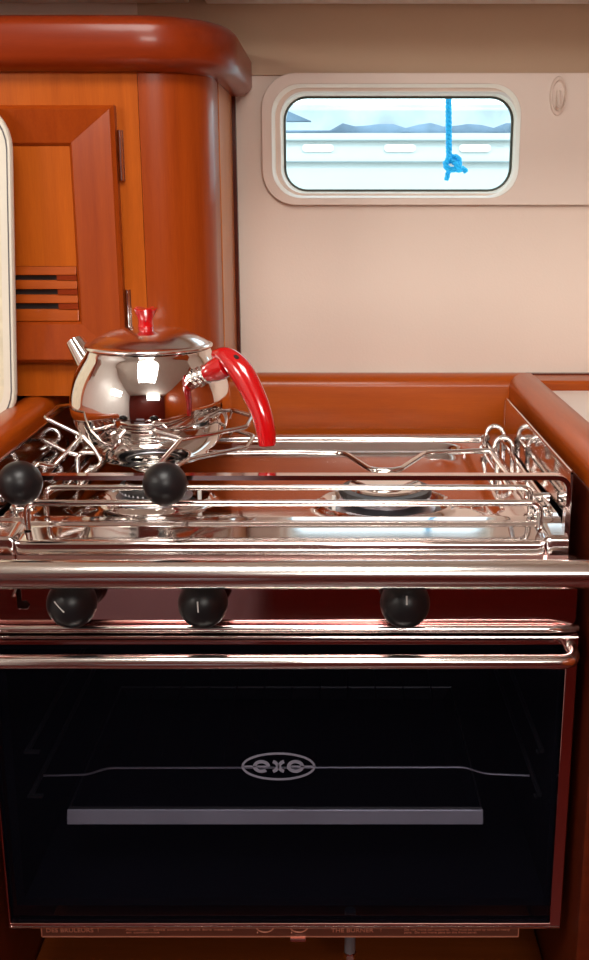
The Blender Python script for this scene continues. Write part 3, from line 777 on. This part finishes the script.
bm = bmesh.new(); bmesh.ops.create_uvsphere(bm, u_segments=14, v_segments=8, radius=1, matrix=Matrix.Translation(at(237, 357.5, HY(237)-.0045)) @ Matrix.Rotation(math.radians(35), 4, 'Y') @ Matrix.Diagonal((.0036, .004, .0020, 1)))
obj('hanging_hole', bm, M['dark_gap'], ho)

# ------------------------------------------------------------------ safety bar
ba = at(295, 572, .790)
sbar = thing('safety_bar', 'thick stainless steel safety bar across the front of the stove', 'bar', (0, .79, ba.z))
obj('tube', TB([(FI_L-.10, .785, ba.z), (FI_R+.10, .785, ba.z)], .0116, 0, 32), M['bar'], sbar)
for x in (FI_L-.07, FI_R+.07):
    obj('bracket', LA([(.016, -.045), (.016, -.04), (.008, -.038), (.008, -.008)], (x, .785, ba.z), 'y', 24), M['bar'], sbar)

# ------------------------------------------------------------------ oven contents
rk = at(280, 768, .90)
rack = thing('oven_rack', 'thin wire oven rack inside the dark oven', 'oven rack', (SC, 1.0, rk.z))
ra_, rb_ = at(64, 776, .90), at(486, 768, .90)
L0, L1 = at(108, 768.5, .90).x, at(464, 766.5, .90).x
bm = TB([(ca[0]+.008, .90, rk.z-.008), (L0-.02, .90, rk.z-.007), (L0, .90, rk.z), (L1, .90, rk.z+.001), (L1+.02, .90, rk.z-.006), (ca[1]-.008, .90, rk.z-.008)], .0012, .006, 8)
obj('front_wire', bm, M['traymetal'], rack)
for k in range(11):
    x = L0+(L1-L0)*(k+.5)/11; bm = TB([(x, .901, rk.z-.0014), (x, 1.16, rk.z-.0014)], .0010, 0, 6); obj('shelf_wire', bm, M['cavity'], rack)  # wires blackened to look lost in the shade of the oven
ta = at(280, 817, .885)
tr_ = thing('baking_tray', 'shallow metal baking tray on the lower oven runner', 'baking tray', (SC, 1.0, ta.z-.01))
tx0, tx1 = at(70, 815, .885).x, at(481, 815, .885).x
bm = bmesh.new(); 
L = lambda i, y0, z: [(tx0+i, y0+i, z), (tx1-i, y0+i, z), (tx1-i, 1.14-i, z), (tx0+i, 1.14-i, z)]
z1, z0 = at(280, 808, .885).z, at(280, 819, .885).z
R = loft(bm, [L(-.004, .885, z0), L(0, .885, z1), L(.003, .885, z1), L(.010, .885, z0+.001)]); bm.faces.new(R[0]); bm.faces.new(R[-1][::-1]); obj('pan', bm, M['cavity'], tr_, smooth=False, bevel=.001)  # tray interior blackened with the cavity colour to look shaded
bm = TB([(p[0], p[1], z1) for p in L(0, .885, z1)], .0016, 0, 6, closed=True); obj('rolled_rim', bm, M['iron'], tr_)
bm = bmesh.new(); v = box(bm, (tx0-.001, .8795, z0), (tx1+.001, .8815, z1+.0015))
for q_ in v:
    if q_.co.z < (z0+z1)/2: q_.co.y -= .004
obj('front_lip', bm, M['bright_lip'], tr_, smooth=False, bevel=.0008)

# ------------------------------------------------------------------ light
w = bpy.data.worlds.new('sky'); sc.world = w; w.use_nodes = True; t = w.node_tree
bg = t.nodes['Background']; sk = t.nodes.new('ShaderNodeTexSky'); sk.sky_type = 'NISHITA'; sk.sun_disc = False; sk.sun_elevation = math.radians(50); sk.sun_rotation = math.radians(180)
wm = t.nodes.new('ShaderNodeMix'); wm.data_type = 'RGBA'; wm.inputs[0].default_value = .8; wm.inputs[7].default_value = (2.2, 2.4, 2.45, 1)
t.links.new(sk.outputs[0], wm.inputs[6]); t.links.new(wm.outputs[2], bg.inputs[0]); bg.inputs[1].default_value = 1.1
def area(name, loc, target, sx, sy, power, col):
    l = bpy.data.lights.new(name, 'AREA'); l.shape = 'RECTANGLE'; l.size = sx; l.size_y = sy; l.energy = power; l.color = col
    o = bpy.data.objects.new(name, l); COL.objects.link(o); o.location = loc
    o.rotation_euler = (Vector(target)-Vector(loc)).to_track_quat('-Z', 'Y').to_euler(); return o
sun = bpy.data.lights.new('sun', 'SUN'); sun.energy = 2; sun.angle = .02; so = bpy.data.objects.new('sun', sun); COL.objects.link(so); so.rotation_euler = (math.radians(42), 0, math.radians(12))
area('overhead_fill', (-.1, .15, Z(ZC-.02)), (-.1, .15, 0), .55, .55, 17, (1, .96, .9))  # added fill lamp under the ceiling, no hatch is modelled
area('rear_fill', (.35, -1.2, Z(.62)), (.0, 1.2, Z(-.2)), .7, .3, 15, (1, .95, .88))  # added fill lamp behind the camera, there is no opening here
area('left_fill', (-1.0, .2, Z(.30)), (.2, 1.2, Z(-.1)), .5, .16, 5, (1, .95, .86))  # narrow fill lamp added on the left, no window behind it
sc.view_settings.view_transform = 'Standard'; sc.view_settings.look = 'None'; sc.view_settings.exposure = 0
sc.cycles.max_bounces = 10; sc.cycles.transparent_max_bounces = 12

st = thing('reflection_block', 'lilac grey block added behind the camera to reflect in the steel', 'reflection_block', (-.40, -.85, 0))  # unseen block, added for the lilac streak reflected in the control panel
obj('upper_block', B((-.60, -1.25, .20), (-.20, -.55, .46)), M['lilac'], st, bevel=.03)
obj('lower_block', B((-.60, -1.25, .0), (-.20, -.56, .199)), M['lilac'], st, smooth=False)
